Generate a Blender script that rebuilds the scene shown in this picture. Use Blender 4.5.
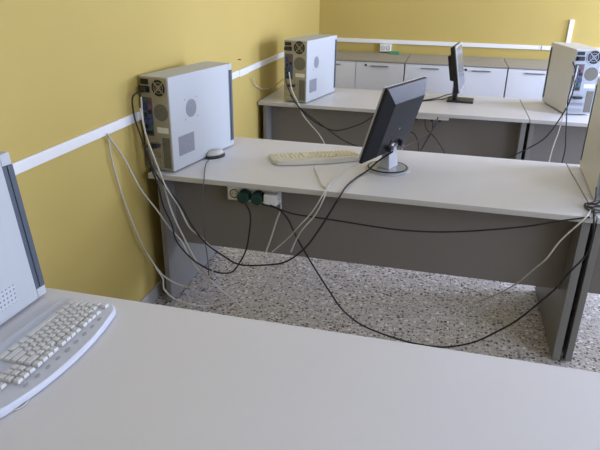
import bpy, bmesh, math, random
from mathutils import Vector, Matrix
random.seed(7)
for o in list(bpy.data.objects): bpy.data.objects.remove(o, do_unlink=True)
SC = bpy.context.scene
COL = SC.collection
def lin(c):
    return tuple(((v/255)/12.92 if v/255 <= .04045 else ((v/255+.055)/1.055)**2.4) for v in c)
# ------------------------------------------------------------------ camera
cd = bpy.data.cameras.new('camera'); cam = bpy.data.objects.new('camera', cd); COL.objects.link(cam)
_f = Vector((-0.22165, 0.89176, -0.39450)); _r = Vector((0.96889, 0.24710, 0.01420)); _u = Vector((-0.11014, 0.37908, 0.91879))
M = Matrix.Identity(4)
for i in range(3):
    M[i][0] = _r[i]; M[i][1] = _u[i]; M[i][2] = -_f[i]
M[0][3], M[1][3], M[2][3] = 1.4117, -2.4124, 1.6170
cam.matrix_world = M
cd.sensor_fit = 'HORIZONTAL'; cd.sensor_width = 36; cd.lens = 579.57/600*36; cd.clip_start = .02
SC.camera = cam
# ------------------------------------------------------------------ world, windows' daylight, exposure
w = bpy.data.worlds.new('daylight_sky'); SC.world = w; w.use_nodes = True
bg = w.node_tree.nodes['Background']; bg.inputs[0].default_value = (.75, .86, 1, 1); bg.inputs[1].default_value = 1.0
ROOM_X, ROOM_Y0, ROOM_Y1, ROOM_Z = 4.3, -4.2, 3.98, 2.9
# window openings in the right wall: (y0, y1, z0, z1)
WINDOWS = [(2.75, 3.85, .95, 2.25), (.75, 1.8, .08, 2.3), (-3.6, -1.0, .95, 2.55)]  # third opening, with its light, is added as fill for the foreground
POWER = [74, 100, 54]
def window_light(y0, y1, z0, z1, power):
    ld = bpy.data.lights.new('window_daylight', 'AREA'); ld.shape = 'RECTANGLE'
    ld.size = z1-z0; ld.size_y = y1-y0; ld.energy = power; ld.color = (.60, .69, 1)
    o = bpy.data.objects.new('window_daylight', ld); COL.objects.link(o)
    o.location = (ROOM_X+.17, (y0+y1)/2, (z0+z1)/2); o.rotation_euler = (0, math.radians(66), 0)
for wn, pw in zip(WINDOWS, POWER): window_light(*wn, pw)
vs = SC.view_settings
SC.display_settings.display_device = 'sRGB'
vs.view_transform = 'Standard'; vs.look = 'None'; vs.gamma = 1; vs.use_curve_mapping = False
vs.exposure = 0.67
# ------------------------------------------------------------------ helpers
def tag(o, label=None, cat=None, group=None, kind=None):
    if label: o['label'] = label
    if cat: o['category'] = cat
    if group: o['group'] = group
    if kind: o['kind'] = kind
    return o
def empty(name, loc, rz=0, label=None, cat=None, group=None):
    o = bpy.data.objects.new(name, None); COL.objects.link(o); o.empty_display_size = .05
    o.location = loc; o.rotation_euler = (0, 0, rz)
    return tag(o, label, cat, group)
def link(name, bm, m, parent=None, smooth=False, bevel=0, segs=2):
    me = bpy.data.meshes.new(name)
    bmesh.ops.recalc_face_normals(bm, faces=bm.faces)
    bm.to_mesh(me); bm.free()
    o = bpy.data.objects.new(name, me); COL.objects.link(o); me.materials.append(m)
    if parent: o.parent = parent
    if smooth:
        for p in me.polygons: p.use_smooth = True
    if bevel:
        b = o.modifiers.new('bevel', 'BEVEL'); b.width = bevel; b.segments = segs; b.limit_method = 'ANGLE'; b.angle_limit = .6
        for p in me.polygons: p.use_smooth = True
        wn = o.modifiers.new('wn', 'WEIGHTED_NORMAL'); wn.keep_sharp = True
    return o
def box(bm, x0, x1, y0, y1, z0, z1, mtx=None):
    vs_ = [bm.verts.new(p) for p in ((x0,y0,z0),(x1,y0,z0),(x1,y1,z0),(x0,y1,z0),(x0,y0,z1),(x1,y0,z1),(x1,y1,z1),(x0,y1,z1))]
    for f in ((0,3,2,1),(4,5,6,7),(0,1,5,4),(1,2,6,5),(2,3,7,6),(3,0,4,7)):
        bm.faces.new([vs_[i] for i in f])
    if mtx: bmesh.ops.transform(bm, matrix=mtx, verts=vs_)
    return vs_
def cyl(bm, c, r, h, axis='z', n=32, r2=None):
    r2 = r if r2 is None else r2
    ring = []
    for k, (rr, t) in enumerate(((r, 0), (r2, h))):
        L = []
        for i in range(n):
            a = 2*math.pi*i/n; u, v = rr*math.cos(a), rr*math.sin(a)
            p = {'z': (u, v, t), 'y': (u, t, v), 'x': (t, u, v)}[axis]
            L.append(bm.verts.new((c[0]+p[0], c[1]+p[1], c[2]+p[2])))
        ring.append(L)
    for i in range(n):
        j = (i+1) % n; bm.faces.new((ring[0][i], ring[0][j], ring[1][j], ring[1][i]))
    bm.faces.new(ring[0][::-1]); bm.faces.new(ring[1])
def torus(bm, c, R, r, axis='z', n=40, m=8):
    rings = []
    for i in range(n):
        a = 2*math.pi*i/n; L = []
        for j in range(m):
            b = 2*math.pi*j/m; q = R+r*math.cos(b); u, v, t = q*math.cos(a), q*math.sin(a), r*math.sin(b)
            p = {'z': (u, v, t), 'y': (u, t, v), 'x': (t, u, v)}[axis]
            L.append(bm.verts.new((c[0]+p[0], c[1]+p[1], c[2]+p[2])))
        rings.append(L)
    for i in range(n):
        for j in range(m):
            bm.faces.new((rings[i][j], rings[(i+1)%n][j], rings[(i+1)%n][(j+1)%m], rings[i][(j+1)%m]))
def prism(bm, pts, z0, z1, inset=0, mid=None):
    """extrude an outline (x, y) from z0 to z1; z may be a function of (x, y)"""
    g = (lambda q: q if callable(q) else (lambda x, y: q))
    a = [bm.verts.new((x, y, g(z0)(x, y))) for x, y in pts]
    cx = sum(p[0] for p in pts)/len(pts); cy = sum(p[1] for p in pts)/len(pts)
    b = [bm.verts.new((x, y, g(z1)(x, y)-inset)) for x, y in pts]
    n = len(pts)
    for i in range(n): bm.faces.new((a[i], a[(i+1)%n], b[(i+1)%n], b[i]))
    bm.faces.new(a[::-1])
    if inset:
        d = []
        for x, y in pts:
            L = math.hypot(x-cx, y-cy); s = 1-inset*1.2/L
            X, Y = cx+(x-cx)*s, cy+(y-cy)*s; d.append(bm.verts.new((X, Y, g(z1)(X, Y))))
        for i in range(n): bm.faces.new((b[i], b[(i+1)%n], d[(i+1)%n], d[i]))
        bm.faces.new(d)
    else: bm.faces.new(b)
def new(): return bmesh.new()
# ------------------------------------------------------------------ materials (all procedural)
def mat(name, rgb, rough=.5, vary=.04, scale=6, metal=0, bump=0, bscale=80, spec=.5):
    m = bpy.data.materials.new(name); m.use_nodes = True; nt = m.node_tree; b = nt.nodes['Principled BSDF']
    c = lin(rgb)
    tc = nt.nodes.new('ShaderNodeTexCoord'); nz = nt.nodes.new('ShaderNodeTexNoise'); nz.inputs['Scale'].default_value = scale; nz.inputs['Detail'].default_value = 5
    nt.links.new(tc.outputs['Object'], nz.inputs['Vector'])
    mx = nt.nodes.new('ShaderNodeMix'); mx.data_type = 'RGBA'
    mx.inputs[6].default_value = (*[v*(1-vary) for v in c], 1); mx.inputs[7].default_value = (*[min(1, v*(1+vary)) for v in c], 1)
    nt.links.new(nz.outputs['Fac'], mx.inputs[0]); nt.links.new(mx.outputs[2], b.inputs['Base Color'])
    b.inputs['Roughness'].default_value = rough; b.inputs['Metallic'].default_value = metal; b.inputs['Specular IOR Level'].default_value = spec
    if bump:
        n2 = nt.nodes.new('ShaderNodeTexNoise'); n2.inputs['Scale'].default_value = bscale; n2.inputs['Detail'].default_value = 4
        nt.links.new(tc.outputs['Object'], n2.inputs['Vector'])
        bp = nt.nodes.new('ShaderNodeBump'); bp.inputs['Strength'].default_value = bump; bp.inputs['Distance'].default_value = .003
        nt.links.new(n2.outputs['Fac'], bp.inputs['Height']); nt.links.new(bp.outputs[0], b.inputs['Normal'])
    return m
def perforated(name, plate, hole, pitch, axes, thr=.35):
    """plate with a grid of punched holes; axes = the two object axes the grid runs along"""
    m = mat(name, plate, .5); nt = m.node_tree; b = nt.nodes['Principled BSDF']
    old = b.inputs['Base Color'].links[0].from_socket
    tc = nt.nodes.new('ShaderNodeTexCoord'); sp = nt.nodes.new('ShaderNodeSeparateXYZ'); nt.links.new(tc.outputs['Object'], sp.inputs[0])
    outs = []
    for a in axes:
        mu = nt.nodes.new('ShaderNodeMath'); mu.operation = 'MULTIPLY'; mu.inputs[1].default_value = 2*math.pi/pitch
        nt.links.new(sp.outputs[a], mu.inputs[0])
        sn = nt.nodes.new('ShaderNodeMath'); sn.operation = 'SINE'; nt.links.new(mu.outputs[0], sn.inputs[0]); outs.append(sn)
    ad = nt.nodes.new('ShaderNodeMath'); ad.operation = 'ADD'; nt.links.new(outs[0].outputs[0], ad.inputs[0]); nt.links.new(outs[1].outputs[0], ad.inputs[1])
    gt = nt.nodes.new('ShaderNodeMath'); gt.operation = 'GREATER_THAN'; gt.inputs[1].default_value = thr; nt.links.new(ad.outputs[0], gt.inputs[0])
    mx = nt.nodes.new('ShaderNodeMix'); mx.data_type = 'RGBA'; nt.links.new(gt.outputs[0], mx.inputs[0]); nt.links.new(old, mx.inputs[6])
    mx.inputs[7].default_value = (*lin(hole), 1); nt.links.new(mx.outputs[2], b.inputs['Base Color'])
    return m
def terrazzo():
    m = bpy.data.materials.new('terrazzo_floor'); m.use_nodes = True; nt = m.node_tree; b = nt.nodes['Principled BSDF']
    tc = nt.nodes.new('ShaderNodeTexCoord')
    wob = nt.nodes.new('ShaderNodeTexNoise'); wob.inputs['Scale'].default_value = 28; nt.links.new(tc.outputs['Object'], wob.inputs['Vector'])
    va = nt.nodes.new('ShaderNodeVectorMath'); va.operation = 'MULTIPLY_ADD'; va.inputs[1].default_value = (.022, .022, .022)
    nt.links.new(wob.outputs['Color'], va.inputs[0]); nt.links.new(tc.outputs['Object'], va.inputs[2])
    cur = None
    base = nt.nodes.new('ShaderNodeTexNoise'); base.inputs['Scale'].default_value = 60; nt.links.new(tc.outputs['Object'], base.inputs['Vector'])
    r0 = nt.nodes.new('ShaderNodeValToRGB'); r0.color_ramp.elements[0].color = (*lin((170, 162, 154)), 1); r0.color_ramp.elements[1].color = (*lin((208, 202, 196)), 1)
    r0.color_ramp.elements[0].position = .35; r0.color_ramp.elements[1].position = .65
    nt.links.new(base.outputs['Fac'], r0.inputs[0]); cur = r0.outputs[0]
    for sc, frac, size, cols in ((44, .40, .42, ((222, 219, 217), (208, 204, 201), (232, 230, 229))), (50, .27, .40, ((78, 68, 62), (108, 96, 86), (60, 54, 52))), (84, .30, .42, ((84, 76, 70), (140, 124, 112), (104, 96, 90)))):
        vo = nt.nodes.new('ShaderNodeTexVoronoi'); vo.inputs['Scale'].default_value = sc; nt.links.new(va.outputs[0], vo.inputs['Vector'])
        sp = nt.nodes.new('ShaderNodeSeparateColor'); nt.links.new(vo.outputs['Color'], sp.inputs[0])
        lt = nt.nodes.new('ShaderNodeMath'); lt.operation = 'LESS_THAN'; lt.inputs[1].default_value = frac; nt.links.new(sp.outputs[0], lt.inputs[0])
        ld = nt.nodes.new('ShaderNodeMath'); ld.operation = 'LESS_THAN'; ld.inputs[1].default_value = size; nt.links.new(vo.outputs['Distance'], ld.inputs[0])
        an = nt.nodes.new('ShaderNodeMath'); an.operation = 'MULTIPLY'; nt.links.new(lt.outputs[0], an.inputs[0]); nt.links.new(ld.outputs[0], an.inputs[1])
        rp = nt.nodes.new('ShaderNodeValToRGB'); rp.color_ramp.interpolation = 'CONSTANT'
        rp.color_ramp.elements[0].color = (*lin(cols[0]), 1); rp.color_ramp.elements[1].position = .4; rp.color_ramp.elements[1].color = (*lin(cols[1]), 1)
        e = rp.color_ramp.elements.new(.72); e.color = (*lin(cols[2]), 1); nt.links.new(sp.outputs[1], rp.inputs[0])
        mx = nt.nodes.new('ShaderNodeMix'); mx.data_type = 'RGBA'; nt.links.new(an.outputs[0], mx.inputs[0]); nt.links.new(cur, mx.inputs[6]); nt.links.new(rp.outputs[0], mx.inputs[7]); cur = mx.outputs[2]
    nt.links.new(cur, b.inputs['Base Color']); b.inputs['Roughness'].default_value = .32
    return m
WALL = mat('yellow_wall_paint', (196, 173, 96), .75, .05, 1.6, bump=.12, bscale=120)
CEIL = mat('white_ceiling_paint', (232, 230, 224), .8)
FLOOR = terrazzo()
BASE = mat('grey_baseboard_stone', (178, 174, 168), .5, .12, 50)
LAM = mat('pale_grey_laminate', (216, 215, 217), .42, .015, 3)
EDGE = mat('laminate_edge', (190, 187, 180), .5, .02)
PANEL = mat('grey_brown_panel', (122, 116, 108), .55, .03, 4)
LEG = mat('grey_side_panel', (124, 122, 117), .5, .03)
CABDOOR = mat('pale_cabinet_door', (234, 236, 240), .45, .02, 2)
CABTOP = mat('taupe_cabinet_carcass', (156, 151, 140), .5, .03, 3)
MOUSEC = mat('grey_white_mouse_plastic', (196, 194, 186), .4, .03)
CHROME = mat('brushed_steel', (170, 172, 176), .3, .03, 20, metal=.9)
WHITE = mat('white_plastic', (236, 236, 232), .4, .02)
TRUNK = mat('white_trunking_plastic', (240, 240, 238), .4, .02)
CASE = mat('white_painted_steel', (190, 194, 196), .55, .015, 3)
BEIGE = mat('beige_painted_steel', (220, 217, 210), .45, .03, 3)
REAR = mat('galvanised_rear_plate', (166, 160, 142), .42, .08, 20, metal=.35)
REARG = mat('grey_rear_plate', (168, 174, 182), .42, .08, 20, metal=.35)
STRIPE = mat('slate_bezel_strip', (84, 92, 104), .4, .03)
VENT = perforated('perforated_vent', (160, 163, 170), (86, 90, 98), .006, (1, 2), .2)
VENTF = perforated('coarse_perforated_vent', (198, 202, 204), (128, 134, 146), .0135, (1, 2), .95)
VENTR = perforated('perforated_rear_vent', (140, 136, 120), (52, 52, 50), .006, (0, 2), .0)
BLACK = mat('black_plastic', (34, 35, 38), .42, .08, 12)
BLKSH = mat('satin_black_shell', (29, 30, 34), .45, .06, 8, spec=.35)
DARK = mat('dark_socket_plastic', (22, 22, 24), .5)
SILVER = mat('silver_plastic', (178, 180, 184), .35, .03, 10, metal=.25)
SCREEN = mat('lcd_screen_painted_sheen', (112, 118, 130), .16, .02)  # base colour lightened to stand in for the room's reflection on a dark screen
CREAM = mat('cream_key_plastic', (226, 218, 192), .5, .02)
CREAMB = mat('cream_keyboard_body', (208, 203, 186), .5, .02)
WKEY = mat('white_key_plastic', (212, 211, 208), .45, .02)
WBODY = mat('pale_keyboard_body', (204, 208, 218), .42, .02)
HOTKEY = mat('grey_hotkey_plastic', (160, 163, 170), .45, .02)
GREEN = mat('dark_green_plug_plastic', (30, 64, 56), .45, .05)
GREENL = mat('bright_green_plastic', (70, 150, 104), .5, .05)
BLUE = mat('blue_port_plastic', (56, 64, 104), .5); PINK = mat('pink_port_plastic', (142, 76, 84), .5); TEAL = mat('green_port_plastic', (58, 112, 94), .5)
PAPER = mat('white_paper_label', (228, 226, 216), .6)
CBLK = mat('black_cable_rubber', (26, 26, 28), .5); CGREY = mat('grey_cable_rubber', (92, 90, 86), .5); CWHT = mat('off_white_cable_rubber', (200, 195, 184), .5)
# ------------------------------------------------------------------ room
def struct(name, bm, m, **k): return tag(link(name, bm, m, **k), kind='structure')
bm = new(); box(bm, -.15, ROOM_X+.2, ROOM_Y0-.15, ROOM_Y1+.15, -.1, 0); struct('floor', bm, FLOOR)
bm = new(); box(bm, -.15, ROOM_X+.2, ROOM_Y0-.15, ROOM_Y1+.15, ROOM_Z, ROOM_Z+.1); struct('ceiling', bm, CEIL)
bm = new(); box(bm, -.12, 0, ROOM_Y0, ROOM_Y1, 0, ROOM_Z); struct('wall_left', bm, WALL)
bm = new(); box(bm, -.12, ROOM_X+.15, ROOM_Y1, ROOM_Y1+.12, 0, ROOM_Z); struct('wall_back', bm, WALL)
bm = new(); box(bm, -.12, ROOM_X+.15, ROOM_Y0-.12, ROOM_Y0, 0, ROOM_Z); struct('wall_front', bm, WALL)
bm = new(); ys = sorted(WINDOWS); prev = ROOM_Y0
for (a, b_, z0, z1) in ys:
    box(bm, ROOM_X, ROOM_X+.15, prev, a, 0, ROOM_Z); box(bm, ROOM_X, ROOM_X+.15, a, b_, 0, z0); box(bm, ROOM_X, ROOM_X+.15, a, b_, z1, ROOM_Z); prev = b_
box(bm, ROOM_X, ROOM_X+.15, prev, ROOM_Y1, 0, ROOM_Z); struct('wall_right', bm, WALL)
for i, (a, b_, z0, z1) in enumerate(ys):
    bm = new(); t = .04
    for q in ((a, a+t, z0, z1), (b_-t, b_, z0, z1), ((a+b_)/2-t/2, (a+b_)/2+t/2, z0+t, z1-t), (a+t, b_-t, z0, z0+t), (a+t, b_-t, z1-t, z1)):
        box(bm, ROOM_X+.05, ROOM_X+.1, q[0], q[1], q[2], q[3])
    struct('window_%d' % (i+1), bm, WHITE)
bm = new(); box(bm, 0, .012, ROOM_Y0, ROOM_Y1-.012, 0, .075); struct('baseboard_left', bm, BASE, bevel=.002)
bm = new(); box(bm, 0, ROOM_X, ROOM_Y1-.012, ROOM_Y1, 0, .075); struct('baseboard_back', bm, BASE, bevel=.002)
# cable trunking on the walls (setting trim)
TZ = 1.019
bm = new(); box(bm, 0, .012, -4.1, ROOM_Y1-.02, TZ-.043, TZ); struct('trim_1', bm, TRUNK, bevel=.003)
bm = new(); box(bm, 0, ROOM_X-.05, ROOM_Y1-.02, ROOM_Y1, TZ-.04, TZ); struct('trim_2', bm, TRUNK, bevel=.003)
bm = new(); box(bm, 2.478, 2.518, ROOM_Y1-.02, ROOM_Y1, TZ, 1.27); struct('trim_3', bm, TRUNK, bevel=.003)
t = tag(link('trunking_coupler', (lambda b: (box(b, .012, .015, 1.43, 1.62, TZ-.046, TZ+.002), b)[1])(new()), WHITE, bevel=.001), 'short white joint cover on the left wall trunking, between the two towers', 'cable trunking')
t = tag(link('trunking_coupler', (lambda b: (box(b, 2.26, 2.266, ROOM_Y1-.024, ROOM_Y1-.02, TZ-.042, TZ+.002), b)[1])(new()), LEG), 'thin joint line cover on the back wall trunking, near its vertical branch', 'cable trunking')
# ------------------------------------------------------------------ desks
H = .73
def desk(name, x0, x1, y0, y1, label, group, li=.034):
    cx = (x0+x1)/2; r = empty(name, (cx, y0, 0), 0, label, 'desk', group); W = (x1-x0)/2; D = y1-y0
    bm = new(); box(bm, -W, W, 0, D, H-.026, H); t = link('tabletop', bm, LAM, r, bevel=.0025)
    t.data.materials.append(EDGE)
    bm = bmesh.new(); bm.from_mesh(t.data); bm.faces.ensure_lookup_table()
    for f in bm.faces:
        if abs(f.normal.z) < .5: f.material_index = 1
    bm.to_mesh(t.data); bm.free()
    for s in (-1, 1):
        xa, xb = (-W+li, -W+li+.028) if s < 0 else (W-.044, W-.010)
        bm = new(); box(bm, xa, xb, .022, .70, .012, H-.0265); lg = link('leg', bm, LEG, r, bevel=.002)
        for yy in (.07, .65):
            bm = new(); cyl(bm, ((xa+xb)/2, yy, 0), .014, .0125, n=16); link('foot_glide', bm, BLACK, lg)
    bm = new(); box(bm, -W+li+.0285, W-.0445, .15, .168, .31, H-.0265); link('modesty_panel', bm, PANEL, r, bevel=.001)
    return r
G = 'grey office desks in rows'
desk('office_desk', .03, 2.055, -1.893, -1.0925, 'pale grey desk in the foreground with the white keyboard on it', None)
desk('office_desk', .049, 2.0555, 0, .783, 'middle grey desk with the silver-footed monitor and round-ended keyboard', G)
desk('office_desk', 2.0595, 4.05, 0, .783, 'grey desk at the right edge, joined to the middle desk, under the cropped tower', G, .008)
desk('office_desk', .012, 1.980, 1.8234, 2.61, 'far grey desk in front of the cabinets with the small black monitor', G)
desk('office_desk', 1.985, 3.95, 1.8234, 2.61, 'far right grey desk under the beige tower with grey rear', G, .008)
# ------------------------------------------------------------------ cabinets
def cabinet(x0, x1, label, doors=2):
    y0, y1, z1 = 3.265, 3.95, .888; W = (x1-x0)/2
    r = empty('storage_cabinet', ((x0+x1)/2, y0, 0), 0, label, 'cabinet', 'low storage cabinets along the back wall')
    bm = new(); box(bm, -W+.003, W-.003, .02, y1-y0, .06, z1-.012); link('body', bm, CABTOP, r)
    bm = new(); box(bm, -W+.003, W-.003, -.004, y1-y0, z1-.012, z1); link('top_panel', bm, CABTOP, r, bevel=.002)
    bm = new(); box(bm, -W+.01, W-.01, .04, y1-y0-.02, 0, .06); link('plinth', bm, BLACK, r)
    dw = 2*W/doors
    for k in range(doors):
        a = -W+k*dw+(.006 if k == 0 else .003); b_ = -W+(k+1)*dw-(.006 if k == doors-1 else .003)
        bm = new(); box(bm, a, b_, 0, .0195, .065, z1-.016); d = link('door', bm, CABDOOR, r, bevel=.0015)
        c = (a+b_)/2; hz = .842
        bm = new(); box(bm, c-.083, c+.083, -.022, -.014, hz-.006, hz+.006)
        for s in (-1, 1): box(bm, c+s*.07-.006, c+s*.07+.006, -.016, .0005, hz-.005, hz+.005)
        link('handle', bm, CHROME, d, bevel=.002)
        if k == doors-1:
            bm = new(); cyl(bm, (c-.135, -.004, hz+.004), .011, .0045, 'y', 20); cyl(bm, (c-.135, -.006, hz+.004), .006, .0025, 'y', 16)
            link('lock', bm, DARK, d)
xs = (.065, .993, 1.919, 2.845, 3.77)
for k, lab in enumerate(('pale two-door cabinet nearest the left corner, behind the far tower', 'pale two-door cabinet in the middle, behind the small black monitor', 'pale two-door cabinet at the right, partly behind the beige tower', 'pale two-door cabinet furthest right, hidden behind the beige tower')):
    cabinet(xs[k], xs[k+1], lab)
# ------------------------------------------------------------------ computer towers
def tower(loc, a, w, d, h, label, case, rear, side_vents='right', group='desktop computer towers', front_grille=False, rake=0):
    """a: clockwise turn; origin at the middle of the rear edge, y runs to the front"""
    r = empty('computer_tower', (loc[0], loc[1], H), -a, label, 'computer tower', group)
    X = w/2; z0 = .008
    bm = new(); box(bm, -X, X, .004, d-.035, z0, h); body = link('case', bm, case, r, bevel=.003)
    bm = new(); box(bm, -X+.002, X-.002, d-.035, d-.018, z0+.028, h-.035); link('bezel_strip', bm, STRIPE, r, bevel=.002)
    # the strip shows on the sides, flush with the case, between the white cap above and below
    bm = new(); box(bm, -X-.0006, X+.0006, d-.018, d+.0006, z0+.03, h-.036); link('side_strip', bm, STRIPE, r, bevel=.0005)
    bm = new(); box(bm, -X, X, d-.0345, d, z0, z0+.029); box(bm, -X, X, d-.0345, d, h-.034, h-.001); box(bm, -X+.004, X-.004, d-.0125, d, z0+.029, h-.034)
    link('front_bezel', bm, case, r, bevel=.002)
    if rake:
        for ob in r.children:
            for v in ob.data.vertices:
                if v.co.y > .1: v.co.y -= rake*v.co.z/h
    for sx in (-1, 1):
        for yy in (.05, d-.06):
            bm = new(); cyl(bm, (sx*(X-.03), yy, 0), .013, z0+.001, n=16); link('rubber_foot', bm, BLACK, r)
    # rear plate
    bm = new(); box(bm, -X+.004, X-.004, 0, .0045, z0+.004, h-.006); rp = link('rear_plate', bm, rear, r, bevel=.001)
    def P(u): return -X+u*w
    def V(v): return h-v*h
    bm = new(); box(bm, P(.05), P(.33), -.0015, 0, V(.085), V(.03)); link('power_switch', bm, DARK, rp, bevel=.001)
    bm = new(); box(bm, P(.04), P(.35), -.004, 0, V(.165), V(.10)); link('power_inlet', bm, DARK, rp, bevel=.001)
    bm = new(); box(bm, P(.08), P(.31), -.03, -.004, V(.158), V(.108)); link('power_plug', bm, BLACK, rp, bevel=.004)
    fr = w*.25; fx, fz = P(.68), V(.11)
    bm = new(); cyl(bm, (fx, -.001, fz), fr, .0012, 'y', 36); fan = link('psu_fan_opening', bm, DARK, rp)
    bm = new(); torus(bm, (fx, -.003, fz), fr, .0022, 'y'); torus(bm, (fx, -.003, fz), fr*.62, .0014, 'y'); torus(bm, (fx, -.003, fz), fr*.3, .0014, 'y')
    for q in (math.pi/4, 3*math.pi/4):
        box(bm, -fr, fr, -.0045, -.0015, -.002, .002, Matrix.Translation((fx, 0, fz)) @ Matrix.Rotation(q, 4, 'Y'))
    link('psu_fan_guard', bm, rear, rp)
    # io shield with coloured ports
    bm = new(); box(bm, P(.06), P(.40), -.0015, 0, V(.62), V(.215)); io = link('port_panel', bm, STRIPE, rp, bevel=.0005)
    for (u0, u1, v0, v1, m, dep) in ((.10, .22, .225, .25, TEAL, .006), (.25, .37, .225, .25, PINK, .006), (.09, .20, .27, .35, BLUE, .008), (.27, .37, .29, .33, PINK, .008), (.27, .37, .345, .385, DARK, .008),
                                     (.10, .2, .37, .42, DARK, .006), (.10, .36, .43, .48, BLUE, .022), (.10, .2, .50, .54, DARK, .01), (.26, .36, .50, .55, TEAL, .006), (.10, .36, .565, .60, DARK, .008)):
        bm = new(); box(bm, P(u0), P(u1), -dep, -.0014, V(v1), V(v0)); link('port', bm, m, io, bevel=.001)
    cr = w*.25
    bm = new(); cyl(bm, (P(.70), -.0012, V(.36)), cr, .0014, 'y', 36); link('rear_vent', bm, VENTR, rp)
    for sx in (-1, 1):
        for sz in (-1, 1):
            bm = new(); cyl(bm, (P(.70)+sx*cr*.9, -.0025, V(.36)+sz*cr*.95), .0035, .003, 'y', 10); link('screw', bm, CHROME, rp)
    bm = new(); box(bm, P(.52), P(.92), -.0012, 0, V(.575), V(.515)); link('label', bm, PAPER, rp)
    for k in range(6):
        v = .645+k*.052
        bm = new(); box(bm, P(.08), P(.60), -.0025, 0, V(v+.040), V(v)); link('slot_cover', bm, CHROME if k % 2 else rear, rp, bevel=.0008)
    bm = new(); box(bm, P(.2), P(.5), -.03, -.0026, V(.735), V(.70)); link('video_plug', bm, BLACK if k else BLUE, rp, bevel=.002)
    bm = new(); box(bm, P(.68), P(.94), -.0014, 0, V(.95), V(.62)); link('slot_vent', bm, VENTR, rp)
    if side_vents:
        bm = new(); cyl(bm, (X-.0003, .175, h*.63), .044, .0014, 'x', 40); link('side_vent', bm, VENT, body)
        for sy in (-1, 1):
            for sz in (-1, 1):
                bm = new(); cyl(bm, (X-.0003, .175+sy*.05, h*.63+sz*.048), .0035, .0015, 'x', 10); link('screw', bm, CHROME, body)
        bm = new(); box(bm, X-.0003, X+.0012, .055, .185, h*.16, h*.37); link('side_vent', bm, VENT, body, bevel=.0004)
    if front_grille:
        bm = new(); box(bm, X-.0003, X+.0008, d-.235, d-.115, .045, .098); link('side_vent', bm, VENTF, body, bevel=.0003)
    return r
def place(rx, ry, a, w, left=False):
    s = 1 if left else -1
    return (rx+s*w/2*math.cos(a), ry-s*w/2*math.sin(a))
tower(place(.30, -1.70, .03, .19), .03, .19, .57, .455, 'nearest tower, cut by the left edge beside the white keyboard', CASE, REAR, None, front_grille=True, rake=.045)
tower(place(.172, .032, .178, .160), .178, .160, .57, .455, 'white tower on the middle desk against the yellow left wall', CASE, REAR)
tower(place(.384, 1.851, .2, .19), .2, .19, .57, .455, 'white tower on the far left desk in front of the cabinets', CASE, REAR)
tower(place(2.235, 2.055, -.2, .19, True), -.2, .185, .49, .452, 'beige tower with grey rear on the far right desk', BEIGE, REARG, None)
tower(place(2.079, .2, .066, .19, True), .066, .19, .55, .455, 'beige tower cropped by the right edge, on the desk beside the middle one', BEIGE, REARG, None)
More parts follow.
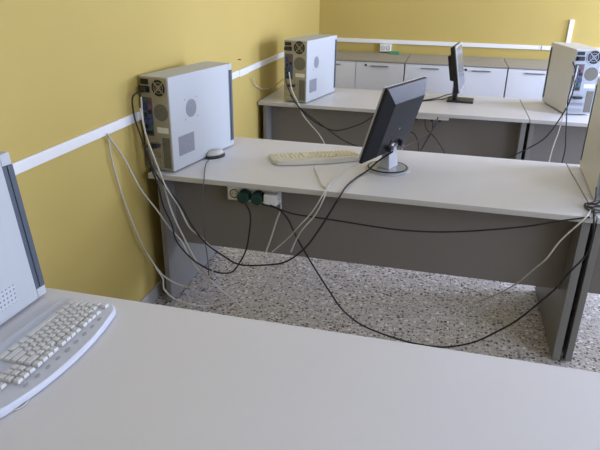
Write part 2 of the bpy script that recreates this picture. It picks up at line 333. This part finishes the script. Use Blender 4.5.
# ------------------------------------------------------------------ monitors
def panel_matrix(c, yaw, tilt):
    a = Vector((math.cos(yaw), math.sin(yaw), 0)); n = Vector((-math.sin(yaw), math.cos(yaw), 0)); z = Vector((0, 0, 1))
    N = n*math.cos(tilt)+z*math.sin(tilt); U = z*math.cos(tilt)-n*math.sin(tilt)
    m = Matrix.Identity(4)
    for i in range(3): m[i][0], m[i][1], m[i][2], m[i][3] = a[i], N[i], U[i], c[i]
    return m
def loft(bm, rects):
    """rects: (x0,x1,z0,z1,y) joined one to the next and capped"""
    L = [[bm.verts.new((x, y, z)) for x, z in ((a, c), (b, c), (b, d), (a, d))] for a, b, c, d, y in rects]
    for p, q in zip(L, L[1:]):
        for i in range(4): bm.faces.new((p[i], p[(i+1)%4], q[(i+1)%4], q[i]))
    bm.faces.new(L[0]); bm.faces.new(L[-1][::-1])
def monitor(base, c, yaw, tilt, w, h, label, style):
    r = empty('flat_monitor', (base[0], base[1], H), 0, label, 'monitor')
    PM = Matrix.Translation((-base[0], -base[1], -H)) @ panel_matrix(c, yaw, tilt)
    def part(name, bm, m, parent=r, **k):
        bmesh.ops.transform(bm, matrix=PM, verts=bm.verts); return link(name, bm, m, parent, **k)
    X, Z = w/2, h/2; rim = .024 if style == 'round' else .016; dep = .060 if style == 'round' else .042
    front = SILVER
    bm = new(); box(bm, -X+.0003, X-.0003, -.009, 0, -Z+.0003, Z-.0003); fb = part('front_bezel', bm, front, bevel=.002)
    bm = new(); box(bm, -X+.018, X-.018, 0, .0008, -Z+.024, Z-.018); part('screen', bm, SCREEN if style == 'round' else SCREEN, fb)
    bm = new()
    if style == 'round': loft(bm, [(-X, X, -Z, Z, -.0093), (-X, X, -Z, Z, -rim), (-X+.004, X-.004, -Z+.004, Z-.004, -rim-.003), (-X+.055, X-.04, -Z+.04, Z-.065, -dep), (-X+.06, X-.045, -Z+.045, Z-.07, -dep-.003)])
    else: loft(bm, [(-X, X, -Z, Z, -.0093), (-X, X, -Z, Z, -rim), (-X+.01, X-.01, -Z+.01, Z-.01, -dep)])
    hs = part('back_housing', bm, BLKSH, bevel=.002)
    if style == 'round':
        bm = new(); box(bm, -.05, .05, -dep-.006, -dep-.002, -Z+.06, -Z+.115); part('port_recess', bm, DARK, hs, bevel=.002)
        bm = new(); box(bm, -.078, -.045, -dep-.03, -dep-.003, -Z+.062, -Z+.088); part('video_plug', bm, BLACK, hs, bevel=.003)
        bm = new(); cyl(bm, (-.071, -dep-.034, -Z+.075), .004, .006, 'y', 10); cyl(bm, (-.052, -dep-.034, -Z+.075), .004, .006, 'y', 10); part('plug_screw', bm, CHROME, hs)
        bm = new(); box(bm, .035, .06, -dep-.03, -dep-.003, -Z+.07, -Z+.10); part('power_plug', bm, BLUE if False else BLKSH, hs, bevel=.003)
        bm = new(); box(bm, -.03, .0, -dep-.0068, -dep-.0058, -Z+.068, -Z+.088); part('label', bm, PAPER, hs)
        bm = new(); box(bm, .008, .028, -dep-.014, -dep-.0058, -Z+.068, -Z+.084); part('port', bm, CHROME, hs)
        bm = new(); cyl(bm, (.0, -dep-.0045, -Z+.165), .005, .002, 'y', 14); part('badge', bm, CHROME, hs)
        # neck: a silver wedge leaning back to the panel, and a round foot with a dark groove
        bm = new(); b0 = Vector((0, 0, .016)); tp = PM @ Vector((0, -dep+.006, -Z+.06)); ax = Vector((math.cos(yaw), math.sin(yaw), 0)); nn = Vector((-math.sin(yaw), math.cos(yaw), 0))
        q = []
        for cpt, wx, wy in ((b0, .048, .034), (tp, .040, .012)):
            q.append([bm.verts.new(cpt+ax*sx*wx+nn*sy*wy) for sx, sy in ((-1, -1), (1, -1), (1, 1), (-1, 1))])
        for i in range(4): bm.faces.new((q[0][i], q[0][(i+1)%4], q[1][(i+1)%4], q[1][i]))
        bm.faces.new(q[0][::-1]); bm.faces.new(q[1]); link('neck', bm, SILVER, r, bevel=.004)
        bm = new(); cyl(bm, (0, 0, 0), .112, .006, n=56); cyl(bm, (0, 0, .006), .112, .010, n=56, r2=.092); bs = link('base', bm, SILVER, r, smooth=False, bevel=.0015)
        bm = new(); torus(bm, (0, 0, .0125), .097, .0045, n=56); link('base_groove', bm, DARK, bs, smooth=True)
    else:
        bm = new(); loft(bm, [(-.12, .12, -.09, .11, -dep+.001), (-.11, .11, -.08, .10, -dep-.034)]); part('rear_pod', bm, BLKSH, hs, bevel=.003)
        bm = new(); box(bm, -.03, .03, -.022, .012, .015, .17); nk = link('neck', bm, BLACK, r, bevel=.004); nk.rotation_euler = (0, 0, yaw)
        nk.location = PM @ Vector((0, -dep-.005, -Z-.0)) ; nk.location.z = 0
        bm = new(); box(bm, -.10, .10, -.085, .085, 0, .016); bs = link('base', bm, BLACK, r, bevel=.005); bs.rotation_euler = (0, 0, -.05)
    return r
monitor((1.160, .405), (1.156, .414, .988), 1.2, .298, .415, .383, 'black-backed monitor with round silver foot on the middle desk', 'round')
monitor((1.515, 2.345), (1.488, 2.335, .993), -1.68, .20, .38, .345, 'small black monitor seen edge-on with square black foot on the far desk', 'square')
# ------------------------------------------------------------------ keyboards
U = .0190
def keyboard(loc, rz, label, body, keym, bulge, hot):
    """x along the keys (left to right for the typist), y towards the F-row edge"""
    r = empty('computer_keyboard', (loc[0], loc[1], H), rz, label, 'keyboard')
    L, y0, y1 = .238, (-.098 if hot else -.082), .092
    pts = []
    def arc(cx, cy, rr, a0, a1, n=6):
        for i in range(n+1):
            a = a0+(a1-a0)*i/n; pts.append((cx+rr*math.cos(a), cy+rr*math.sin(a)))
    arc(-L+.012, y0+.012, .012, math.pi, 1.5*math.pi); arc(L-.012, y0+.012, .012, 1.5*math.pi, 2*math.pi)
    ce = .035 if hot else .05
    arc(L-ce, y1-ce, ce, 0, math.pi/2*.85)
    for i in range(1, 16):
        t = 1-2*i/16; pts.append((t*(L-ce), y1+bulge*(1-t*t)))
    arc(-L+ce, y1-ce, ce, math.pi/2*1.15, math.pi)
    top = lambda x, y: .018+.010*(y-y0)/(y1-y0)-(.010*max(0, (y-.072))/.03 if hot else 0)
    bm = new(); prism(bm, pts, .003, top, inset=.006); link('body', bm, body, r, bevel=.0015)
    for sx in (-1, 1):
        for yy in (y0+.02, y1-.02):
            bm = new(); cyl(bm, (sx*(L-.04), yy, 0), .007, .0035, n=12); link('rubber_foot', bm, BLACK, r)
    rows = [
        [(0, 1)]+[(2+i+(i//4)*.5, 1) for i in range(12)]+[(15.3+i, 1) for i in range(3)],
        [(i, 1) for i in range(13)]+[(13, 2)]+[(15.3+i, 1) for i in range(3)]+[(18.6+i, 1) for i in range(4)],
        [(0, 1.5)]+[(1.5+i, 1) for i in range(12)]+[(13.5, 1.5)]+[(15.3+i, 1) for i in range(3)]+[(18.6+i, 1) for i in range(4)],
        [(0, 1.75)]+[(1.75+i, 1) for i in range(11)]+[(12.75, 2.25)]+[(18.6+i, 1) for i in range(3)],
        [(0, 2.25)]+[(2.25+i, 1) for i in range(10)]+[(12.25, 2.75)]+[(16.3, 1)]+[(18.6+i, 1) for i in range(4)],
        [(0, 1.5), (1.5, 1.25), (2.75, 1.25), (4, 6), (10, 1.5), (11.5, 1.75), (13.25, 1.75)]+[(15.3+i, 1) for i in range(3)]+[(18.6, 2), (20.6, 1)]]
    kx0 = -L+.014; un = (2*L-.028)/22.6; un_y = .0198
    cnt = 0
    for ri, row in enumerate(rows):
        yc = .058-ri*un_y-(.004 if ri else 0)
        for (u, wd) in row:
            if cnt >= 100: break
            cnt += 1
            xa, xb = kx0+u*un+.0015, kx0+(u+wd)*un-.0015
            zt = .018+.010*(yc-y0)/(y1-y0)
            bm = new(); q = []
            for z, s in ((zt-.002, 0), (zt+.0028, .0005), (zt+.0062, .0022)):
                q.append([bm.verts.new(p) for p in ((xa+s, yc-.0083+s, z), (xb-s, yc-.0083+s, z), (xb-s, yc+.0083-s, z), (xa+s, yc+.0083-s, z))])
            for A, B in zip(q, q[1:]):
                for i in range(4): bm.faces.new((A[i], A[(i+1)%4], B[(i+1)%4], B[i]))
            bm.faces.new(q[0][::-1]); bm.faces.new(q[2])
            link('key', bm, keym, r)
    if hot:
        for i in range(9):
            x = -.155+i*.036; yb = .074+bulge*(1-(x/L)**2)*.5; zt = top(x, yb)
            s = .010 if i == 4 else .0075
            bm = new(); cyl(bm, (0, 0, 0), 1, 1, n=18)
            bmesh.ops.scale(bm, vec=(s, s*.5, .0022), verts=bm.verts); bmesh.ops.translate(bm, vec=(x, yb, zt-.0008), verts=bm.verts)
            link('hotkey', bm, HOTKEY, r)
    return r
K1 = keyboard((.478, -1.393), -math.pi/2-.035, 'white multimedia keyboard with curved edge on the foreground desk', WBODY, WKEY, .024, True)
keyboard((.770, .475), math.radians(28)+math.pi, 'cream keyboard beside the silver-footed monitor on the middle desk', CREAMB, CREAM, .012, False)
# ------------------------------------------------------------------ mouse
r = empty('computer_mouse', (.258, .352, H), -.50, 'white and dark mouse on the middle desk against the tower', 'mouse')
def mouse_shell(z0, z1, sx, sy):
    bm = new(); rings = []
    for k in range(7):
        t = k/6; z = z0+(z1-z0)*math.sin(t*math.pi/2); s = max(.001, math.cos(t*math.pi/2)**.45) if k < 6 else .02
        rings.append([bm.verts.new((sx*s*math.cos(a)*(1-.12*abs(math.sin(a))), sy*s*math.sin(a), z-.006*max(0, -math.sin(a))*t)) for a in [2*math.pi*i/28 for i in range(28)]])
    for A, B in zip(rings, rings[1:]):
        for i in range(28): bm.faces.new((A[i], A[(i+1)%28], B[(i+1)%28], B[i]))
    bm.faces.new(rings[0][::-1]); bm.faces.new(rings[-1]); return bm
bm = new(); pts = [(.031*math.cos(a), .060*math.sin(a)) for a in [2*math.pi*i/32 for i in range(32)]]; prism(bm, pts, 0, .016, inset=.003); link('base', bm, BLACK, r, smooth=True)
link('shell', mouse_shell(.015, .042, .028, .055), MOUSEC, r, smooth=True)
bm = new(); cyl(bm, (-.003, -.030, .028), .007, .006, 'x', 18); link('scroll_wheel', bm, BLACK, r)
# ------------------------------------------------------------------ sockets and plugs
r = empty('socket_strip', (.555, .15, .60), 0, 'white socket strip fixed under the middle desk, green plugs in it', 'power strip')
bm = new(); box(bm, -.14, .125, -.045, -.0005, -.004, .068); link('housing', bm, WHITE, r, bevel=.004)
for k in range(3):
    x = -.105+k*.085
    bm = new(); torus(bm, (x, -.0455, .032), .021, .002, 'y', 28, 6)
    for s in (-1, 1): cyl(bm, (x+s*.009, -.047, .032), .0025, .003, 'y', 10)
    link('socket', bm, LEG if k else DARK, r)
def plug(x, m, label, w_=.05):
    p = empty('power_plug', (x, .104, .632), 0, label, 'plug')
    bm = new(); cyl(bm, (0, -.05, 0), .029, .0495, 'y', 24, r2=.033); link('body', bm, m, p, bevel=.003)
    bm = new(); cyl(bm, (0, -.052, -.034), .009, .03, 'z', 14); bmesh.ops.translate(bm, vec=(0, .02, 0), verts=bm.verts); link('cord_grip', bm, m, p, bevel=.002)
    return p
plug(.510, GREEN, 'dark green plug, left one in the strip under the middle desk')
plug(.580, GREEN, 'dark green plug, right one in the strip under the middle desk')
p = empty('power_plug', (.650, .104, .632), 0, 'boxy white plug at the right end of the strip under the middle desk', 'plug')
bm = new(); box(bm, -.034, .034, -.05, -.0005, -.026, .03); link('body', bm, WHITE, p, bevel=.006)
bm = new(); cyl(bm, (.03, -.025, -.006), .006, .018, 'x', 12); link('cord_grip', bm, WHITE, p)
r = empty('wall_socket', (.725, ROOM_Y1, .945), 0, 'white double wall socket under the trunking behind the cabinets', 'wall socket')
bm = new(); box(bm, -.055, .06, -.05, -.0005, -.045, .031); link('housing', bm, WHITE, r, bevel=.004)
for s in (-1, 1):
    bm = new(); torus(bm, (s*.027+.002, -.0505, -.006), .018, .002, 'y', 24, 6); cyl(bm, (s*.027-.006, -.052, -.006), .0028, .0028, 'y', 10); cyl(bm, (s*.027+.010, -.052, -.006), .0028, .0028, 'y', 10); link('socket', bm, LEG, r)
bm = new(); box(bm, .785, .885, 3.84, 3.93, .8885, .912); tag(link('small_box', bm, GREENL, bevel=.004), 'small flat green box on the cabinet top beside the wall socket', 'box')
r = empty('socket_strip', (1.30, 1.99, .66), 0, 'pale cable strip mounted under the front edge of the far desk', 'power strip')
bm = new(); box(bm, -.14, .14, -.165, -.0165, .022, .0435); link('housing', bm, EDGE, r, bevel=.003)
for k in range(3):
    bm = new(); cyl(bm, (-.03+k*.055-(.06 if k == 0 else 0), -.13, .002), .011, .0205, 'z', 14); link('plug', bm, BLACK, r, bevel=.002)
bm = new(); cyl(bm, (0, 1.44, 1.088), .0035, .022, 'x', 10); tag(link('wall_mark', bm, PINK and mat('brown_wall_mark', (110, 70, 44), .7)), 'small brown mark on the left wall above the trunking', 'wall mark')  # short brown peg standing in for a small mark on the wall
# ------------------------------------------------------------------ cables
CB = {
    'trunk_cable_a': [(0.02, -0.259, 0.985), (0.02, -0.14, 0.835), (0.06, -0.103, 0.691), (0.103, -0.04, 0.561), (0.165, -0.04, 0.473), (0.224, -0.04, 0.405), (0.247, -0.04, 0.353), (0.261, -0.04, 0.322), (0.295, -0.04, 0.271), (0.348, -0.02, 0.206), (0.391, 0.0, 0.15), (0.452, 0.02, 0.089), (0.529, 0.044, 0.004), (0.628, -0.027, 0.004)],
    'trunk_cable_b': [(0.015, -0.245, 0.977), (0.015, -0.237, 0.863), (0.015, -0.189, 0.682), (0.04, -0.117, 0.426), (0.04, -0.04, 0.291), (0.126, -0.06, 0.205), (0.233, -0.06, 0.169), (0.316, -0.06, 0.193), (0.361, -0.06, 0.234), (0.39, -0.06, 0.283)],
    'floor_cable_loop': [(0.08, -0.06, 0.25), (0.113, -0.06, 0.192), (0.114, -0.06, 0.134), (0.171, -0.06, 0.084), (0.253, -0.06, 0.068), (0.286, 0.036, 0.005), (0.382, 0.095, 0.005), (0.448, 0.146, 0.005)],
    't2_white': [(0.063, -0.02, 1.102), (0.062, -0.02, 0.996), (0.084, -0.02, 0.855), (0.126, -0.02, 0.75), (0.162, -0.05, 0.699), (0.222, -0.05, 0.604), (0.277, -0.05, 0.49), (0.313, -0.02, 0.439), (0.353, -0.02, 0.401), (0.424, -0.02, 0.345), (0.49, 0.05, 0.265)],
    't2_grey': [(0.058, -0.03, 1.053), (0.076, -0.03, 0.929), (0.111, -0.03, 0.811), (0.135, -0.03, 0.735), (0.183, -0.04, 0.559), (0.241, -0.04, 0.418), (0.293, -0.03, 0.299), (0.353, -0.03, 0.223)],
    't2_power': [(0.044, 0.0, 1.12), (0.029, -0.03, 1.106), (0.024, -0.03, 1.019), (0.053, -0.03, 0.903), (0.082, -0.03, 0.784), (0.126, -0.05, 0.695), (0.143, -0.05, 0.595), (0.182, -0.05, 0.495), (0.198, -0.05, 0.416), (0.266, -0.05, 0.333), (0.349, -0.05, 0.283), (0.432, -0.05, 0.267), (0.473, -0.02, 0.264), (0.494, 0.04, 0.293), (0.528, 0.04, 0.364), (0.545, 0.04, 0.448), (0.553, 0.04, 0.565), (0.519, 0.04, 0.633)],
    't2_m2_video': [(0.085, -0.05, 0.863), (0.116, -0.05, 0.759), (0.233, -0.05, 0.605), (0.302, -0.05, 0.483), (0.366, -0.05, 0.411), (0.436, -0.05, 0.367), (0.517, -0.05, 0.329), (0.655, -0.05, 0.343), (0.754, -0.05, 0.373), (0.85, -0.05, 0.459), (0.927, -0.05, 0.584), (1.0, -0.03, 0.724), (1.011, 0.055, 0.739), (1.033, 0.207, 0.735), (1.077, 0.326, 0.745), (1.114, 0.33, 0.786), (1.186, 0.343, 0.842)],
    'mouse': [(0.25, 0.276, 0.735), (0.264, 0.208, 0.735), (0.308, 0.085, 0.735), (0.346, -0.012, 0.729), (0.339, -0.03, 0.634), (0.339, -0.03, 0.558), (0.343, -0.03, 0.426), (0.352, -0.03, 0.307), (0.352, -0.03, 0.212)],
    'plug_e': [(0.617, 0.03, 0.622), (0.696, 0.03, 0.606), (0.741, 0.03, 0.565), (0.791, 0.03, 0.467), (0.879, -0.02, 0.365), (0.97, -0.02, 0.227), (1.037, -0.05, 0.161), (1.128, -0.05, 0.093), (1.226, -0.05, 0.06), (1.322, -0.05, 0.04), (1.43, -0.05, 0.029), (1.535, -0.05, 0.038), (1.655, -0.05, 0.088), (1.757, -0.05, 0.171), (1.816, -0.05, 0.228), (1.898, -0.05, 0.339), (1.943, -0.05, 0.405), (1.995, -0.05, 0.508), (2.04, -0.03, 0.574), (2.048, -0.03, 0.652), (2.041, -0.03, 0.723), (2.057, 0.067, 0.735)],
    'plug_f': [(0.666, 0.0, 0.634), (0.763, 0.0, 0.605), (0.906, 0.0, 0.596), (1.0, 0.0, 0.592), (1.138, 0.0, 0.584), (1.273, 0.0, 0.581), (1.425, 0.0, 0.59), (1.572, 0.0, 0.612), (1.693, 0.0, 0.637), (1.809, 0.0, 0.665), (1.921, 0.0, 0.701), (2.03, 0.0, 0.731)],
    'white_g': [(0.687, 0.08, 0.637), (0.697, 0.08, 0.597), (0.672, 0.08, 0.516), (0.646, 0.08, 0.427), (0.619, 0.08, 0.347)],
    'k2_cord': [(0.801, 0.318, 0.735), (0.855, 0.169, 0.735), (0.905, 0.049, 0.735), (0.925, 0.023, 0.735), (0.919, -0.03, 0.716), (0.875, -0.03, 0.634), (0.82, -0.03, 0.563), (0.731, 0.05, 0.44), (0.66, 0.05, 0.366)],
    'm2_white': [(1.19, 0.44, 0.83), (0.999, 0.413, 0.735), (0.951, 0.23, 0.735), (0.931, 0.086, 0.735), (0.931, 0.017, 0.735), (0.926, -0.02, 0.704), (0.887, -0.02, 0.617), (0.827, -0.02, 0.535), (0.789, 0.02, 0.461), (0.764, 0.02, 0.394)],
    't5_white': [(2.056, 0.102, 0.735), (2.032, 0.036, 0.735), (2.005, -0.02, 0.727), (1.933, -0.02, 0.62), (1.896, -0.02, 0.536), (1.865, 0.04, 0.449), (1.828, 0.11, 0.347), (1.794, 0.27, 0.206), (1.747, 0.42, 0.075), (1.675, 0.456, 0.006)],
    't3_white': [(0.263, 1.8, 0.967), (0.287, 1.8, 0.838), (0.335, 1.8, 0.744), (0.375, 1.8, 0.656), (0.43, 1.8, 0.592), (0.494, 1.8, 0.527), (0.551, 1.8, 0.439), (0.578, 1.8, 0.322)],
    't3_black_a': [(0.245, 1.81, 1.03), (0.238, 1.81, 0.907), (0.301, 1.81, 0.762), (0.4, 1.79, 0.66), (0.51, 1.79, 0.592), (0.626, 1.79, 0.559), (0.775, 1.79, 0.604), (0.854, 1.79, 0.647), (0.924, 1.79, 0.703), (0.956, 1.812, 0.73), (0.975, 1.962, 0.735), (1.063, 2.13, 0.735), (1.245, 2.273, 0.735), (1.334, 2.388, 0.735), (1.401, 2.545, 0.735), (1.46, 2.26, 0.8)],
    't3_black_b': [(0.276, 1.785, 0.803), (0.347, 1.785, 0.718), (0.472, 1.785, 0.628), (0.589, 1.785, 0.554), (0.69, 1.785, 0.492), (0.775, 1.785, 0.461), (0.898, 1.785, 0.433)],
    'm3_power': [(1.47, 2.27, 0.79), (1.382, 2.361, 0.735), (1.269, 2.26, 0.735), (1.156, 2.12, 0.735), (1.077, 1.977, 0.735), (1.064, 1.81, 0.738), (1.095, 1.82, 0.694), (1.154, 1.84, 0.665)],
    'd3_a': [(1.273, 1.84, 0.691), (1.288, 1.84, 0.615), (1.359, 1.84, 0.547), (1.434, 1.84, 0.448), (1.466, 1.84, 0.351)],
    'd3_b': [(1.365, 1.8, 0.706), (1.34, 1.7, 0.645), (1.284, 1.35, 0.657), (1.212, 0.9, 0.723), (1.183, 0.55, 0.8), (1.161, 0.45, 0.833)],
    'd3_c': [(1.329, 1.86, 0.691), (1.331, 1.86, 0.599), (1.291, 1.86, 0.498), (1.261, 1.86, 0.427), (1.234, 1.86, 0.324)],
    'd3_d': [(1.101, 1.86, 0.582), (1.16, 1.86, 0.579), (1.205, 1.86, 0.56), (1.239, 1.86, 0.502), (1.249, 1.86, 0.403)],
    'd3_w': [(1.131, 1.85, 0.586), (1.137, 1.85, 0.511), (1.129, 1.85, 0.434)],
    't4_black_a': [(2.225, 2.04, 1.1), (2.24, 1.95, 1.046), (2.219, 1.8, 0.963), (2.206, 1.8, 0.863), (2.173, 1.8, 0.766), (2.097, 1.8, 0.615), (1.981, 1.8, 0.52), (1.871, 1.8, 0.452), (1.728, 1.8, 0.402)],
    't4_black_b': [(2.235, 2.0, 1.012), (2.202, 1.81, 0.96), (2.198, 1.81, 0.88), (2.223, 1.81, 0.678), (2.242, 1.81, 0.539), (2.236, 1.81, 0.423)],
    't4_white': [(2.258, 2.02, 1.077), (2.215, 1.83, 0.977), (2.196, 1.83, 0.843), (2.182, 1.83, 0.67), (2.162, 1.83, 0.527), (2.156, 1.83, 0.409)],
    'wall_loop': [(0.02, 1.67, 0.938), (0.02, 1.736, 0.877), (0.02, 1.879, 0.82), (0.02, 2.113, 0.785), (0.08, 2.109, 0.821), (0.08, 2.285, 0.833)],
    'k1_cord': [(0.546, -1.593, 0.734), (0.56, -1.592, 0.734), (0.573, -1.579, 0.733), (0.577, -1.558, 0.734), (0.568, -1.543, 0.734), (0.555, -1.543, 0.734)],
    'coil_a': [(2.078,.19,.80),(2.074,.16,.745),(2.04,.15,.735),(2.03,.10,.735),(2.06,.05,.735),(2.09,.07,.738),(2.09,.12,.740),(2.05,.13,.742),(2.04,.09,.742),(2.07,.06,.742),(2.12,.08,.738),(2.16,.13,.737)],
    'coil_b': [(2.11,.19,.85),(2.10,.16,.76),(2.08,.13,.748),(2.03,.12,.745),(2.035,.07,.748),(2.08,.085,.75),(2.12,.05,.737),(2.16,.06,.736)],
}
def cable(key, m, rad, label, group=None, name='cable'):
    cu = bpy.data.curves.new(name, 'CURVE'); cu.dimensions = '3D'
    P = [Vector(p) for p in CB[key]]; Q = [2*P[0]-P[1]]+P+[2*P[-1]-P[-2]]; pts = []
    for i in range(1, len(Q)-2):
        a, b, c, d = Q[i-1:i+3]; n = max(3, min(14, int((c-b).length/.012)))
        ta = max((b-a).length, 1e-4)**.5; tb = max((c-b).length, 1e-4)**.5; tc = max((d-c).length, 1e-4)**.5
        m1 = tb*((b-a)/ta-(c-a)/(ta+tb)+(c-b)/tb); m2 = tb*((c-b)/tb-(d-b)/(tb+tc)+(d-c)/tc)
        for k in range(n):
            t = k/n; pts.append((2*t**3-3*t*t+1)*b+(t**3-2*t*t+t)*m1+(-2*t**3+3*t*t)*c+(t**3-t*t)*m2)
    pts.append(P[-1])
    s = cu.splines.new('POLY'); s.points.add(len(pts)-1)
    for p, c in zip(s.points, pts): p.co = (*c, 1)
    cu.bevel_depth = rad; cu.bevel_resolution = 3; cu.use_fill_caps = True
    tmp = bpy.data.objects.new('tmp', cu); COL.objects.link(tmp)
    dg = bpy.context.evaluated_depsgraph_get(); me = bpy.data.meshes.new_from_object(tmp.evaluated_get(dg))
    bpy.data.objects.remove(tmp, do_unlink=True)
    for p in me.polygons: p.use_smooth = True
    me.materials.clear(); me.materials.append(m); me.name = name
    o = bpy.data.objects.new(name, me); COL.objects.link(o)
    return tag(o, label, 'cable', group)
G1 = 'cables at the left wall'
cable('trunk_cable_a', CWHT, .0042, 'off-white cable from the left wall trunking, running down along the desk leg to the floor')
cable('trunk_cable_b', CWHT, .0042, 'off-white cable hanging in a deep curve from the left wall trunking beside the yellow wall')
cable('floor_cable_loop', CWHT, .0042, 'off-white cable looping low at the foot of the middle desk, onto the terrazzo')
cable('t2_white', CWHT, .004, 'white cable from the back of the middle tower, dropping over the desk edge')
cable('t2_grey', CWHT, .0042, 'thin off-white cable hanging beside the white one from the middle tower')
cable('t2_power', CBLK, .0040, 'black cord from the middle tower looping low and up to the green plug')
cable('t2_m2_video', CBLK, .0042, 'thick black cable sweeping from the middle tower up over the desk edge to the monitor')
cable('mouse', CGREY, .0024, 'thin grey mouse cord hanging straight down the front of the middle desk')
cable('plug_e', CBLK, .0042, 'long black cord drooping from the green plug nearly to the floor')
cable('plug_f', CBLK, .0036, 'black cord stretched nearly level across the front panel of the middle desk')
cable('white_g', CWHT, .0042, 'short off-white cord hanging from the boxy white plug')
cable('k2_cord', CWHT, .003, 'off-white keyboard cord running from the cream keyboard over the desk edge')
cable('m2_white', CWHT, .0036, 'off-white cable from the silver-footed monitor over the front edge of the desk')
cable('t5_white', CWHT, .0034, 'thin off-white cable hanging from the right end of the middle desk to the floor')
cable('t3_white', CWHT, .0045, 'white cable hanging from the back of the far left tower over the desk edge')
cable('t3_black_a', CBLK, .0042, 'black cable from the far left tower, drooping then rising behind the monitor')
cable('t3_black_b', CBLK, .0042, 'black cable from the far left tower falling to the right behind the cream keyboard')
cable('m3_power', CBLK, .0036, 'black power cord of the small black monitor lying on the far desk')
cable('d3_a', CBLK, .0040, 'black cord hanging from the strip under the far desk, curving down to the right')
cable('d3_b', CBLK, .0056, 'black cord stretched from the strip under the far desk to the silver-footed monitor')
cable('d3_c', CBLK, .0040, 'black cord hanging steeply down to the left from the strip under the far desk')
cable('d3_d', CBLK, .0036, 'black cord arching out from behind the silver-footed monitor, under the far desk')
cable('d3_w', CWHT, .0040, 'short pale cord hanging right behind the silver-footed monitor')
cable('t4_black_a', CBLK, .0045, 'black cable from the beige far tower sweeping down to the left across the desk legs')
cable('t4_black_b', CBLK, .0040, 'black cable hanging straight down from the beige far tower')
cable('t4_white', CWHT, .0042, 'white cable hanging from the beige far tower behind the middle desk')
cable('wall_loop', CWHT, .0040, 'pale cable looping from the left wall trunking to the far left tower')
cd_ = cable('k1_cord', CWHT, .0018, None, name='cord'); del cd_['category']
cd_.parent = K1; bpy.context.view_layer.update(); cd_.matrix_parent_inverse = K1.matrix_world.inverted()
cable('coil_a', CGREY, .0036, 'grey cord coiled on the desk edge beside the cropped right tower')
cable('coil_b', CBLK, .0036, 'black cord crossing the coiled grey cord beside the cropped right tower')
